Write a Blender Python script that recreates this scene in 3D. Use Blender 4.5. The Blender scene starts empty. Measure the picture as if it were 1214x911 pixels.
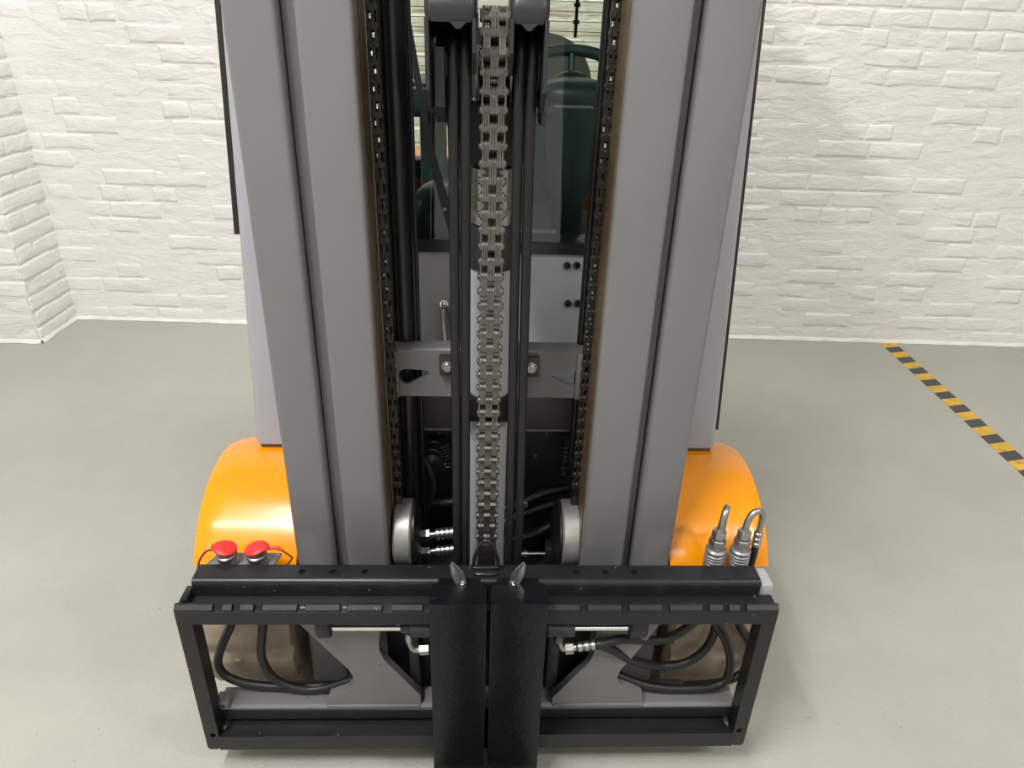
import bpy, bmesh, math, random
from math import sin, cos, pi, radians, tan, atan2, hypot
from mathutils import Vector, Matrix, noise

random.seed(7)
S = bpy.context.scene
C = S.collection

# ------------------------------------------------------------------ camera
cam = bpy.data.cameras.new('camera')
cam.sensor_fit = 'HORIZONTAL'
cam.sensor_width = 36.0
cam.lens = 842.0 / 1214.0 * 36.0
cam.clip_start = 0.02
cam_o = bpy.data.objects.new('camera', cam)
C.objects.link(cam_o)
PITCH, YAW, ROLL = radians(27.163), radians(2.578), radians(-1.907)
_f = Vector((sin(YAW) * cos(PITCH), cos(YAW) * cos(PITCH), -sin(PITCH)))
_r = Vector((cos(YAW), -sin(YAW), 0))
_d = _f.cross(_r)
_r2 = _r * cos(ROLL) + _d * sin(ROLL)
_d2 = _d * cos(ROLL) - _r * sin(ROLL)
_m = Matrix((( _r2.x, -_d2.x, -_f.x), (_r2.y, -_d2.y, -_f.y), (_r2.z, -_d2.z, -_f.z))).to_4x4()
_m.translation = (-0.0015, -1.0047, 1.4773)
cam_o.matrix_world = _m
S.camera = cam_o

# ------------------------------------------------------------------ world, lamps, exposure
w = bpy.data.worlds.new('room_ambient')
S.world = w
w.use_nodes = True
w.node_tree.nodes['Background'].inputs[0].default_value = (0.9, 0.95, 1.0, 1)
w.node_tree.nodes['Background'].inputs[1].default_value = 0.2

def lamp(name, loc, sx, sy, power, col=(1, 0.992, 0.98), aim=None):
    l = bpy.data.lights.new(name, 'AREA')
    l.shape = 'RECTANGLE'
    l.size = sx
    l.size_y = sy
    l.energy = power
    l.color = col
    o = bpy.data.objects.new(name, l)
    o.location = loc
    if aim is not None:
        o.rotation_euler = (Vector(aim) - Vector(loc)).to_track_quat('-Z', 'Y').to_euler()
    C.objects.link(o)
    return o

CEIL = 3.9
lamp('ceiling_lamp_main', (-1.1, -1.2, CEIL - 0.05), 0.16, 1.7, 118)
lamp('ceiling_lamp_strip', (-1.9, -1.5, CEIL - 0.05), 2.3, 0.32, 62)
lamp('fill_lamp_right', (3.0, -1.9, CEIL - 0.05), 1.8, 0.34, 96)  # added fill light from the right, unseen
lamp('fill_lamp_rear', (0.05, 1.75, CEIL - 0.05), 1.2, 0.3, 58)  # added unseen fill that brightens the wall behind the cab glass
lamp('fill_lamp_far', (-3.2, -3.6, CEIL - 0.05), 2.5, 0.4, 20)  # added distant fill on the left, unseen
lamp('fill_lamp_behind', (1.2, -4.2, CEIL - 0.05), 2.5, 0.4, 35)  # added unseen fill from behind the camera
S.view_settings.view_transform = 'Standard'
S.view_settings.look = 'None'
S.view_settings.gamma = 1.0
S.view_settings.exposure = 0.13
S.view_settings.use_curve_mapping = False

# ------------------------------------------------------------------ materials
def nt(name):
    m = bpy.data.materials.new(name)
    m.use_nodes = True
    t = m.node_tree
    return m, t, t.nodes['Principled BSDF']

def mat(name, col, rough=0.5, metal=0.0, var=0.0, vscale=8.0, bump=0.0, bscale=60.0, coat=0.0, spec=0.5, rvar=0.0, specks=None):
    m, t, b = nt(name)
    N, L = t.nodes, t.links
    b.inputs['Base Color'].default_value = (*col, 1)
    b.inputs['Roughness'].default_value = rough
    b.inputs['Metallic'].default_value = metal
    b.inputs['Specular IOR Level'].default_value = spec
    if coat:
        b.inputs['Coat Weight'].default_value = coat
        b.inputs['Coat Roughness'].default_value = 0.12
    geo = N.new('ShaderNodeNewGeometry')
    last = None
    if var or rvar:
        n = N.new('ShaderNodeTexNoise')
        n.inputs['Scale'].default_value = vscale
        n.inputs['Detail'].default_value = 6
        n.inputs['Roughness'].default_value = 0.65
        L.new(geo.outputs['Position'], n.inputs['Vector'])
        if var:
            r = N.new('ShaderNodeValToRGB')
            r.color_ramp.elements[0].position = 0.3
            r.color_ramp.elements[1].position = 0.7
            r.color_ramp.elements[0].color = (*[c * (1 - var) for c in col], 1)
            r.color_ramp.elements[1].color = (*[min(1, c * (1 + var)) for c in col], 1)
            L.new(n.outputs['Fac'], r.inputs['Fac'])
            last = r.outputs['Color']
            L.new(last, b.inputs['Base Color'])
        if rvar:
            mr = N.new('ShaderNodeMapRange')
            mr.inputs['To Min'].default_value = max(0.02, rough - rvar)
            mr.inputs['To Max'].default_value = min(1, rough + rvar)
            L.new(n.outputs['Fac'], mr.inputs['Value'])
            L.new(mr.outputs['Result'], b.inputs['Roughness'])
    if specks:
        scol, sscale, thr = specks
        v = N.new('ShaderNodeTexNoise')
        v.inputs['Scale'].default_value = sscale
        v.inputs['Detail'].default_value = 2
        L.new(geo.outputs['Position'], v.inputs['Vector'])
        r = N.new('ShaderNodeValToRGB')
        r.color_ramp.elements[0].position = thr
        r.color_ramp.elements[1].position = thr + 0.03
        r.color_ramp.elements[0].color = (0, 0, 0, 1)
        r.color_ramp.elements[1].color = (1, 1, 1, 1)
        L.new(v.outputs['Fac'], r.inputs['Fac'])
        mx = N.new('ShaderNodeMix')
        mx.data_type = 'RGBA'
        L.new(r.outputs['Color'], mx.inputs['Factor'])
        if last is not None:
            L.new(last, mx.inputs['A'])
        else:
            mx.inputs['A'].default_value = (*col, 1)
        mx.inputs['B'].default_value = (*scol, 1)
        L.new(mx.outputs['Result'], b.inputs['Base Color'])
    if bump:
        n = N.new('ShaderNodeTexNoise')
        n.inputs['Scale'].default_value = bscale
        n.inputs['Detail'].default_value = 5
        L.new(geo.outputs['Position'], n.inputs['Vector'])
        bp = N.new('ShaderNodeBump')
        bp.inputs['Strength'].default_value = bump
        bp.inputs['Distance'].default_value = 0.004
        L.new(n.outputs['Fac'], bp.inputs['Height'])
        L.new(bp.outputs['Normal'], b.inputs['Normal'])
    return m

def paint_wall_material():
    m, t, b = nt('white_wall_paint')
    N, L = t.nodes, t.links
    geo = N.new('ShaderNodeNewGeometry')
    n1 = N.new('ShaderNodeTexNoise')
    n1.inputs['Scale'].default_value = 1.3
    n1.inputs['Detail'].default_value = 5
    L.new(geo.outputs['Position'], n1.inputs['Vector'])
    r = N.new('ShaderNodeValToRGB')
    r.color_ramp.elements[0].position = 0.3
    r.color_ramp.elements[1].position = 0.7
    r.color_ramp.elements[0].color = (0.80, 0.785, 0.755, 1)
    r.color_ramp.elements[1].color = (0.84, 0.83, 0.81, 1)
    L.new(n1.outputs['Fac'], r.inputs['Fac'])
    L.new(r.outputs['Color'], b.inputs['Base Color'])
    b.inputs['Roughness'].default_value = 0.55
    mp = N.new('ShaderNodeMapping')
    mp.inputs['Scale'].default_value = (1, 1, 2.6)
    L.new(geo.outputs['Position'], mp.inputs['Vector'])
    n2 = N.new('ShaderNodeTexNoise')
    n2.inputs['Scale'].default_value = 7
    n2.inputs['Detail'].default_value = 7
    n2.inputs['Roughness'].default_value = 0.55
    n2.inputs['Distortion'].default_value = 0.6
    L.new(mp.outputs['Vector'], n2.inputs['Vector'])
    n3 = N.new('ShaderNodeTexNoise')
    n3.inputs['Scale'].default_value = 26
    n3.inputs['Detail'].default_value = 5
    n3.inputs['Distortion'].default_value = 1.2
    L.new(mp.outputs['Vector'], n3.inputs['Vector'])
    mm = N.new('ShaderNodeMath')
    mm.operation = 'MULTIPLY_ADD'
    mm.inputs[1].default_value = 0.22
    L.new(n3.outputs['Fac'], mm.inputs[0])
    L.new(n2.outputs['Fac'], mm.inputs[2])
    bp = N.new('ShaderNodeBump')
    bp.inputs['Strength'].default_value = 0.5
    bp.inputs['Distance'].default_value = 0.02
    L.new(mm.outputs[0], bp.inputs['Height'])
    L.new(bp.outputs['Normal'], b.inputs['Normal'])
    return m

def glass_material(name, tint, refl=1.0):
    m = bpy.data.materials.new(name)
    m.use_nodes = True
    t = m.node_tree
    N, L = t.nodes, t.links
    N.remove(N['Principled BSDF'])
    tr = N.new('ShaderNodeBsdfTransparent')
    tr.inputs[0].default_value = (*tint, 1)
    gl = N.new('ShaderNodeBsdfGlossy')
    gl.inputs['Roughness'].default_value = 0.02
    fr = N.new('ShaderNodeFresnel')
    fr.inputs['IOR'].default_value = 1.5
    mx = N.new('ShaderNodeMixShader')
    L.new(fr.outputs[0], mx.inputs[0])
    L.new(tr.outputs[0], mx.inputs[1])
    L.new(gl.outputs[0], mx.inputs[2])
    L.new(mx.outputs[0], N['Material Output'].inputs['Surface'])
    return m

M = dict(
    wall=paint_wall_material(),
    floor=mat('grey_green_floor_coating', (0.365, 0.36, 0.315), 0.42, var=0.07, vscale=2.2, bump=0.45, bscale=130, rvar=0.08, specks=((0.20, 0.195, 0.17), 75, 0.735)),
    ceiling=mat('white_ceiling_paint', (0.78, 0.77, 0.74), 0.8),
    mast=mat('mast_grey_paint', (0.150, 0.149, 0.153), 0.36, var=0.03, vscale=5, coat=0.35),
    body=mat('body_grey_paint', (0.31, 0.31, 0.335), 0.38, var=0.03, vscale=5, coat=0.2),
    orange=mat('orange_yellow_paint', (0.84, 0.285, 0.0), 0.24, var=0.02, vscale=4, coat=0.3),
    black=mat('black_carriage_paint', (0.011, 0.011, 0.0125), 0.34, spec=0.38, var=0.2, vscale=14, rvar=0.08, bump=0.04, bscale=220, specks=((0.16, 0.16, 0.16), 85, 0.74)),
    fork=mat('black_fork_paint', (0.0035, 0.0042, 0.005), 0.34, spec=0.3, var=0.3, vscale=16, rvar=0.1, bump=0.25, bscale=120, specks=((0.12, 0.12, 0.12), 120, 0.76)),
    plate=mat('carriage_plate_grey', (0.14, 0.138, 0.135), 0.45, var=0.06, vscale=9, specks=((0.05, 0.05, 0.05), 60, 0.74)),
    grease=mat('brown_greasy_steel', (0.085, 0.055, 0.026), 0.45, var=0.35, vscale=30, bump=0.2, bscale=90),
    darksteel=mat('dark_blued_steel', (0.05, 0.05, 0.048), 0.4, metal=0.6, var=0.3, vscale=40),
    chain=mat('oiled_chain_steel', (0.175, 0.163, 0.148), 0.28, metal=0.9, var=0.25, vscale=120, bump=0.1, bscale=400),
    chaindark=mat('dark_chain_steel', (0.06, 0.055, 0.05), 0.36, metal=0.8, var=0.4, vscale=120),
    steel=mat('machined_steel', (0.33, 0.32, 0.31), 0.33, metal=0.9, var=0.12, vscale=60),
    coupler=mat('grey_ribbed_sleeve', (0.36, 0.35, 0.37), 0.38, metal=0.75),
    roller=mat('brushed_roller_steel', (0.36, 0.355, 0.34), 0.42, metal=0.6, var=0.1, vscale=80),
    member=mat('dark_grey_member', (0.075, 0.073, 0.070), 0.5),
    chrome=mat('chrome_rod_steel', (0.80, 0.80, 0.78), 0.16, metal=1.0),
    zinc=mat('zinc_plated_fitting', (0.36, 0.36, 0.345), 0.34, metal=0.95, var=0.12, vscale=60),
    alu=mat('pale_cast_aluminium', (0.34, 0.34, 0.345), 0.5, var=0.1, vscale=30),
    rubber=mat('black_hose_rubber', (0.009, 0.009, 0.0095), 0.42, spec=0.4, bump=0.05, bscale=300),
    tube=mat('black_cylinder_paint', (0.010, 0.010, 0.011), 0.3),
    plastic=mat('dark_grey_moulded_plastic', (0.022, 0.023, 0.027), 0.42, spec=0.45, bump=0.05, bscale=400),
    tyre=mat('dusty_brown_tyre_rubber', (0.27, 0.215, 0.16), 0.75, var=0.35, vscale=14, bump=0.6, bscale=40, specks=((0.48, 0.33, 0.16), 20, 0.68)),
    rim=mat('dark_wheel_rim', (0.03, 0.026, 0.02), 0.6),
    red=mat('red_rubber_cap', (0.62, 0.025, 0.025), 0.45, var=0.1, vscale=50),
    darkred=mat('dark_red_cord', (0.16, 0.012, 0.012), 0.5),
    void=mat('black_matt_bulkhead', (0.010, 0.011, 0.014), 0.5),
    cabblack=mat('cab_black_teal_sheen', (0.018, 0.042, 0.043), 0.34),  # black plastic with the teal of its reflections put into the colour
    seat=mat('seat_fabric_charcoal', (0.085, 0.085, 0.08), 0.8, bump=0.15, bscale=300),
    tapey=mat('worn_yellow_tape', (0.62, 0.36, 0.03), 0.5, var=0.2, vscale=12, specks=((0.30, 0.22, 0.09), 22, 0.62)),
    tapek=mat('worn_black_tape', (0.045, 0.045, 0.045), 0.5, var=0.25, vscale=20, specks=((0.15, 0.145, 0.13), 60, 0.72)),
    glass=glass_material('green_tinted_glass', (0.92, 0.975, 0.945)),
    rearglass=glass_material('clear_rear_glass', (0.97, 0.98, 0.93)),
    wire=mat('heating_wire', (0.16, 0.15, 0.10), 0.5),
    sticker=mat('faded_red_print', (0.16, 0.06, 0.05), 0.5),
    green=mat('green_knob', (0.02, 0.28, 0.2), 0.3),
    rust=mat('brown_foot_rubber', (0.10, 0.045, 0.02), 0.6),
)

# ------------------------------------------------------------------ mesh helpers
def box(bm, x0, x1, y0, y1, z0, z1, bev=0.0, seg=2):
    r = bmesh.ops.create_cube(bm, size=1.0)
    for v in r['verts']:
        v.co = Vector(((x0 + x1) / 2 + v.co.x * (x1 - x0), (y0 + y1) / 2 + v.co.y * (y1 - y0), (z0 + z1) / 2 + v.co.z * (z1 - z0)))
    if bev:
        es = list({e for v in r['verts'] for e in v.link_edges})
        bmesh.ops.bevel(bm, geom=es, offset=bev, segments=seg, profile=0.5, affect='EDGES')

def prism(bm, pts, axis, a, b, bev=0.0, seg=2):
    """closed outline extruded along an axis; pts are the other two coordinates in xyz order"""
    def mk(p, t):
        if axis == 0: return (t, p[0], p[1])
        if axis == 1: return (p[0], t, p[1])
        return (p[0], p[1], t)
    n = len(pts)
    va = [bm.verts.new(mk(p, a)) for p in pts]
    vb = [bm.verts.new(mk(p, b)) for p in pts]
    fs = [bm.faces.new(va), bm.faces.new(list(reversed(vb)))]
    for i in range(n):
        j = (i + 1) % n
        fs.append(bm.faces.new((va[j], va[i], vb[i], vb[j])))
    bmesh.ops.recalc_face_normals(bm, faces=fs)
    if bev:
        es = list(fs[0].edges) + list(fs[1].edges)
        bmesh.ops.bevel(bm, geom=es, offset=bev, segments=seg, profile=0.5, affect='EDGES')

def smooth_path(pts, n=8):
    P = [Vector(p) for p in pts]
    if len(P) < 3:
        return P
    Q = [P[0] * 2 - P[1]] + P + [P[-1] * 2 - P[-2]]
    out = []
    for i in range(1, len(Q) - 2):
        a, b, c, d = Q[i - 1], Q[i], Q[i + 1], Q[i + 2]
        for k in range(n):
            t = k / n
            out.append(0.5 * ((2 * b) + (c - a) * t + (2 * a - 5 * b + 4 * c - d) * t * t + (3 * b - a - 3 * c + d) * t ** 3))
    out.append(P[-1])
    return out

def tube(bm, pts, r, seg=12, smooth=True, n=8):
    P = smooth_path(pts, n) if smooth else [Vector(p) for p in pts]
    rad = r if isinstance(r, (list, tuple)) else [r] * len(P)
    up = Vector((0.31, 0.47, 0.83))
    rings = []
    ref = None
    for i, p in enumerate(P):
        t = (P[min(i + 1, len(P) - 1)] - P[max(i - 1, 0)]).normalized()
        if ref is None:
            ref = t.cross(up).normalized()
        else:
            ref = (ref - t * ref.dot(t)).normalized()
        bn = t.cross(ref)
        rings.append([bm.verts.new(p + (ref * cos(2 * pi * k / seg) + bn * sin(2 * pi * k / seg)) * rad[i]) for k in range(seg)])
    fs = []
    for a, b in zip(rings, rings[1:]):
        for k in range(seg):
            fs.append(bm.faces.new((a[k], a[(k + 1) % seg], b[(k + 1) % seg], b[k])))
    fs.append(bm.faces.new(list(reversed(rings[0]))))
    fs.append(bm.faces.new(rings[-1]))
    bmesh.ops.recalc_face_normals(bm, faces=fs)

def lathe(bm, prof, o, axis=(0, 0, 1), seg=20, hexa=False):
    """prof: (radius, height) pairs along axis from o; capped"""
    if hexa: seg = 6
    a = Vector(axis).normalized()
    u = a.cross(Vector((0.2, 1, 0.1))).normalized()
    v = a.cross(u)
    o = Vector(o)
    rings = []
    for r, h in prof:
        rings.append([bm.verts.new(o + a * h + (u * cos(2 * pi * k / seg) + v * sin(2 * pi * k / seg)) * max(r, 1e-5)) for k in range(seg)])
    fs = []
    for A, B in zip(rings, rings[1:]):
        for k in range(seg):
            fs.append(bm.faces.new((A[k], A[(k + 1) % seg], B[(k + 1) % seg], B[k])))
    fs.append(bm.faces.new(list(reversed(rings[0]))))
    fs.append(bm.faces.new(rings[-1]))
    bmesh.ops.recalc_face_normals(bm, faces=fs)

def blob(bm, c, rx, ry, rz, p=2.0, seg=24, rings=14):
    """superellipsoid"""
    g = lambda t: math.copysign(abs(t) ** (2 / p), t)
    R = []
    for i in range(rings + 1):
        th = -pi / 2 + pi * i / rings
        R.append([bm.verts.new((c[0] + rx * g(cos(th)) * g(cos(2 * pi * k / seg)), c[1] + ry * g(cos(th)) * g(sin(2 * pi * k / seg)), c[2] + rz * g(sin(th)))) for k in range(seg)])
    fs = []
    for A, B in zip(R, R[1:]):
        for k in range(seg):
            fs.append(bm.faces.new((A[k], A[(k + 1) % seg], B[(k + 1) % seg], B[k])))
    bmesh.ops.remove_doubles(bm, verts=[v for r in (R[0], R[-1]) for v in r], dist=1e-4)
    bmesh.ops.recalc_face_normals(bm, faces=bm.faces[:])

WLOC = {}
def finish(bm, name, m, sharp=38):
    me = bpy.data.meshes.new(name)
    bm.to_mesh(me)
    bm.free()
    ms = m if isinstance(m, (list, tuple)) else [m]
    for x in ms:
        me.materials.append(x)
    if len(me.polygons):
        me.polygons.foreach_set('use_smooth', [True] * len(me.polygons))
        me.set_sharp_from_angle(angle=radians(sharp))
    return me

def obj(name, bm, m, parent=None, label=None, sharp=38, kind=None):
    """one mesh object whose origin sits in the middle of its shape"""
    xs = [v.co for v in bm.verts]
    c = Vector([(min(p[i] for p in xs) + max(p[i] for p in xs)) / 2 for i in range(3)])
    bmesh.ops.translate(bm, verts=bm.verts, vec=-c)
    o = bpy.data.objects.new(name, finish(bm, name, m, sharp))
    C.objects.link(o)
    WLOC[o.name] = c
    if parent is not None:
        o.parent = parent
        o.location = c - WLOC[parent.name]
    else:
        o.location = c
    if label: o['label'] = label
    if kind: o['kind'] = kind
    return o

def inst(src, name, loc, parent, rot=None, scale=None):
    o = src.copy()
    o.name = name
    C.objects.link(o)
    o.parent = parent
    WLOC[o.name] = Vector(loc)
    o.location = Vector(loc) - (WLOC[parent.name] if parent else Vector())
    if rot: o.rotation_euler = rot
    if scale: o.scale = scale
    return o

def cut(o, cutters):
    """subtract cutter shapes (bmesh in world coordinates) from o, for real holes"""
    for bmc in cutters:
        bmesh.ops.translate(bmc, verts=bmc.verts, vec=-WLOC[o.name])
        me = bpy.data.meshes.new('hole_tool')
        bmc.to_mesh(me)
        bmc.free()
        t = bpy.data.objects.new('hole_tool', me)
        C.objects.link(t)
        t.matrix_world = Matrix.Identity(4)
        par, loc = o.parent, o.location.copy()
        o.parent = None
        o.location = (0, 0, 0)
        md = o.modifiers.new('hole', 'BOOLEAN')
        md.object = t
        md.operation = 'DIFFERENCE'
        md.solver = 'EXACT'
        bpy.context.view_layer.update()
        new = bpy.data.meshes.new_from_object(o.evaluated_get(bpy.context.evaluated_depsgraph_get()))
        o.modifiers.clear()
        o.data = new
        o.parent = par
        o.location = loc
        bpy.data.objects.remove(t)
    o.data.set_sharp_from_angle(angle=radians(38))

def B(): return bmesh.new()
def one(fn, *a, **k):
    bm = B()
    fn(bm, *a, **k)
    return bm

def struct(name, bm, m):
    o = obj(name, bm, m)
    o['kind'] = 'structure'
    return o

# ------------------------------------------------------------------ the room
struct('floor', one(box, -5.2, 6.2, -6.2, 3.2, -0.1, 0.0), M['floor'])
struct('ceiling', one(box, -5.2, 6.2, -6.2, 3.2, CEIL, CEIL + 0.1), M['ceiling'])
struct('wall_left', one(box, -5.3, -5.2, -6.2, 3.2, 0, CEIL), M['wall'])
struct('wall_right', one(box, 6.2, 6.3, -6.2, 3.2, 0, CEIL), M['wall'])
struct('wall_front', one(box, -5.2, 6.2, -6.3, -6.2, 0, CEIL), M['wall'])

WO = Vector((-2.162, 2.568, 0))          # inner corner between brick wall and pilaster
WA = radians(-2.04)                      # the brick wall runs a touch off the truck's axis

def brick_mesh(Lb, Hb, seed):
    """a painted brick: pillow face a few millimetres proud, uneven rim; face looks to -y"""
    bm = B()
    U = (0, 0.045 if Lb > 0.15 else 0.09, 0.36, 0.66, 0.955 if Lb > 0.15 else 0.91, 1)
    V = (0, 0.17, 0.5, 0.83, 1)
    nx, nz = 5, 4
    vs = {}
    for i in range(nx + 1):
        for k in range(nz + 1):
            x, z = (U[i] - 0.5) * Lb, (V[k] - 0.5) * Hb
            rim = i in (0, nx) or k in (0, nz)
            q = Vector((x * 11 + seed * 3.7, z * 17, seed * 1.3))
            y = -0.0022 - 0.0024 * noise.noise(q)
            if rim:
                y = -0.0004 - 0.0012 * noise.noise(q * 1.7)
            x += 0.008 * noise.noise(q * 1.3 + Vector((5, 0, 0)))
            z += 0.007 * noise.noise(q * 1.3 + Vector((0, 5, 0)))
            vs[i, k] = bm.verts.new((x, y, z))
    for i in range(nx):
        for k in range(nz):
            bm.faces.new((vs[i, k], vs[i + 1, k], vs[i + 1, k + 1], vs[i, k + 1]))
    rimv = [vs[i, 0] for i in range(nx + 1)] + [vs[nx, k] for k in range(1, nz + 1)] + [vs[i, nz] for i in range(nx - 1, -1, -1)] + [vs[0, k] for k in range(nz - 1, 0, -1)]
    bk = [bm.verts.new((v.co.x * 1.03, 0.004, v.co.z * 1.06)) for v in rimv]
    n = len(rimv)
    for i in range(n):
        j = (i + 1) % n
        bm.faces.new((rimv[j], rimv[i], bk[i], bk[j]))
    bmesh.ops.recalc_face_normals(bm, faces=bm.faces[:])
    return finish(bm, 'brick', M['wall'], 180)

PX, PZ = 0.252, 0.0785
LONG = [brick_mesh(PX - 0.009, PZ - 0.008, s) for s in range(7)]
SHORT = [brick_mesh(PX / 2 - 0.009, PZ - 0.008, s + 20) for s in range(5)]

def brick_at(parent, x, z, long, d=0.0):
    o = bpy.data.objects.new('brick', random.choice(LONG if long else SHORT))
    C.objects.link(o)
    o.parent = parent
    o.location = (x, d + random.choice((-0.0008, 0.0004, 0.0012, 0.0018, 0.0022)) + random.uniform(-0.0005, 0.0005), z)
    o.rotation_euler = (random.uniform(-0.012, 0.012), random.uniform(-0.012, 0.012), random.uniform(-0.008, 0.008))
    return o

def wall_panel(bm, x0, x1, z0, z1, step, depth):
    """slightly wavy painted surface in front, flat back: local y=0 is the face"""
    nx, nz = max(1, int((x1 - x0) / step)), max(1, int((z1 - z0) / step))
    g = [[bm.verts.new((x0 + (x1 - x0) * i / nx, -0.0006 + 0.0018 * noise.noise(Vector((i * step * 3.1 + x0, 0.5, k * step * 4.3))), z0 + (z1 - z0) * k / nz)) for k in range(nz + 1)] for i in range(nx + 1)]
    for i in range(nx):
        for k in range(nz):
            bm.faces.new((g[i][k], g[i + 1][k], g[i + 1][k + 1], g[i][k + 1]))
    bk = [bm.verts.new((x, depth, z)) for x, z in ((x0, z0), (x1, z0), (x1, z1), (x0, z1))]
    bm.faces.new((bk[0], bk[3], bk[2], bk[1]))

bm = B()
wall_panel(bm, -0.4, 8.4, 0, CEIL, 0.1, 0.2)
wb = bpy.data.objects.new('wall_back', finish(bm, 'wall_back', M['wall'], 180))
C.objects.link(wb)
wb['kind'] = 'structure'
wb.location = WO
wb.rotation_euler = (0, 0, WA)

rest = B()
def add_rest(x, z, long):
    me = random.choice(LONG if long else SHORT)
    off = len(rest.verts)
    vs = [rest.verts.new((v.co.x + x, v.co.y, v.co.z + z)) for v in me.vertices]
    for p in me.polygons:
        rest.faces.new([vs[i] for i in p.vertices])
NB = 0
for row in range(int(CEIL / PZ)):
    z = (row + 0.5) * PZ
    header = row % 5 == 3
    px = PX / 2 if header else PX
    x = 0.06 - (row % 2) * PX / 2 + (0.03 if header else 0)
    while x < 6.2:
        if x > -0.1:
            shown = z < 1.62 and (x < 1.32 or 3.42 < x < 5.25) and NB < 300
            if shown:
                brick_at(wb, x, z, not header)
                NB += 1
            elif z < 2.4:
                add_rest(x, z, not header)
        x += px
ro = bpy.data.objects.new('brick', finish(rest, 'brick_rest', M['wall'], 180))
C.objects.link(ro)
ro.parent = wb
ro['kind'] = 'stuff'

# pilaster standing out of the wall on the left
pm = one(box, -3.06, 0, -0.0, 0.33, 0, CEIL, 0.012, 2)
pil = bpy.data.objects.new('wall_pilaster', finish(pm, 'wall_pilaster', M['wall']))
C.objects.link(pil)
pil['kind'] = 'structure'
pil.location = (-2.163, 2.246, 0)
pil.rotation_euler = (0, 0, radians(-1.2))
for row in range(int(2.4 / PZ)):
    z = (row + 0.5) * PZ
    for i in range(2):
        x = -PX / 2 - 0.004 - i * PX if row % 2 else -PX / 4 - 0.004 - (i * 1.5 * PX / 2 + (0.06 if i else 0))
        brick_at(pil, x, z, bool(row % 2) or i > 0)
    ys = (0.07, 0.19, 0.295) if row % 2 else (0.125, 0.27)
    for q, y in enumerate(ys):
        o = brick_at(pil, 0, z, (row % 2 == 0) and q == 0)
        o.location = (random.uniform(-0.001, 0.0015), y, z)
        o.rotation_euler = (0, random.uniform(-0.01, 0.01), pi / 2)

# ragged white paint line where the wall meets the floor
def paint_edge(name, p0, p1, seed):
    bm = B()
    p0, p1 = Vector(p0), Vector(p1)
    d = (p1 - p0)
    nrm = Vector((d.y, -d.x, 0)).normalized()
    n = int(d.length / 0.04)
    ra, rb, rc = [], [], []
    for i in range(n + 1):
        p = p0 + d * i / n
        wv = 0.012 + 0.009 * noise.noise(Vector((i * 0.55, seed, 0))) + 0.004 * noise.noise(Vector((i * 2.1, seed, 3)))
        ra.append(bm.verts.new(p + nrm * max(0.002, wv) + Vector((0, 0, 0.0015))))
        rb.append(bm.verts.new(p + nrm * 0.005 + Vector((0, 0, 0.016 + 0.006 * noise.noise(Vector((i * 0.8, seed, 9)))))))
        rc.append(bm.verts.new(p - nrm * 0.006 + Vector((0, 0, 0.02))))
    for i in range(n):
        bm.faces.new((ra[i], ra[i + 1], rb[i + 1], rb[i]))
        bm.faces.new((rb[i], rb[i + 1], rc[i + 1], rc[i]))
    return struct(name, bm, M['wall'])
def wpt(u): return WO + Vector((cos(WA) * u, sin(WA) * u, 0))
paint_edge('baseboard_back', wpt(0), wpt(6.0), 1)
paint_edge('baseboard_left', (-2.163 - 3.0, 2.309, 0), (-2.163, 2.246, 0), 2)
paint_edge('baseboard_pilaster', (-2.163, 2.246, 0), (-2.158, 2.568, 0), 3)

# floor tape: alternate yellow and black fields printed on one strip
bm = B()
a, b_ = Vector((2.152, 2.415, 0.0012)), Vector((2.054, 0.70, 0.0012))
d = b_ - a
nrm = Vector((-d.y, d.x, 0)).normalized() * 0.041
N_T = 27
sk = d.normalized() * 0.012
prev = None
for i in range(N_T + 1):
    p = a + d * i / N_T
    va, vb = bm.verts.new(p - nrm + sk), bm.verts.new(p + nrm - sk)
    if prev:
        f = bm.faces.new((prev[0], va, vb, prev[1]))
        f.material_index = (i + 1) % 2
    prev = (va, vb)
bmesh.ops.recalc_face_normals(bm, faces=bm.faces[:])
bmesh.ops.solidify(bm, geom=bm.faces[:], thickness=0.001)
tp = obj('hazard_tape', bm, [M['tapey'], M['tapek']])
tp['label'] = 'yellow and black striped hazard tape stuck to the floor, running from the brick wall'
tp['category'] = 'floor tape'

# ------------------------------------------------------------------ the forklift
fl = bpy.data.objects.new('forklift', None)
C.objects.link(fl)
fl.location = (0.01, 1.0, 0)
WLOC['forklift'] = Vector((0.01, 1.0, 0))
fl['label'] = 'grey and orange forklift truck with a tall mast and black fork carriage'
fl['category'] = 'forklift'
def part(name, bm, m, parent=fl, label=None, **k): return obj(name, bm, M[m] if isinstance(m, str) else m, parent, label, **k)

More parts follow.
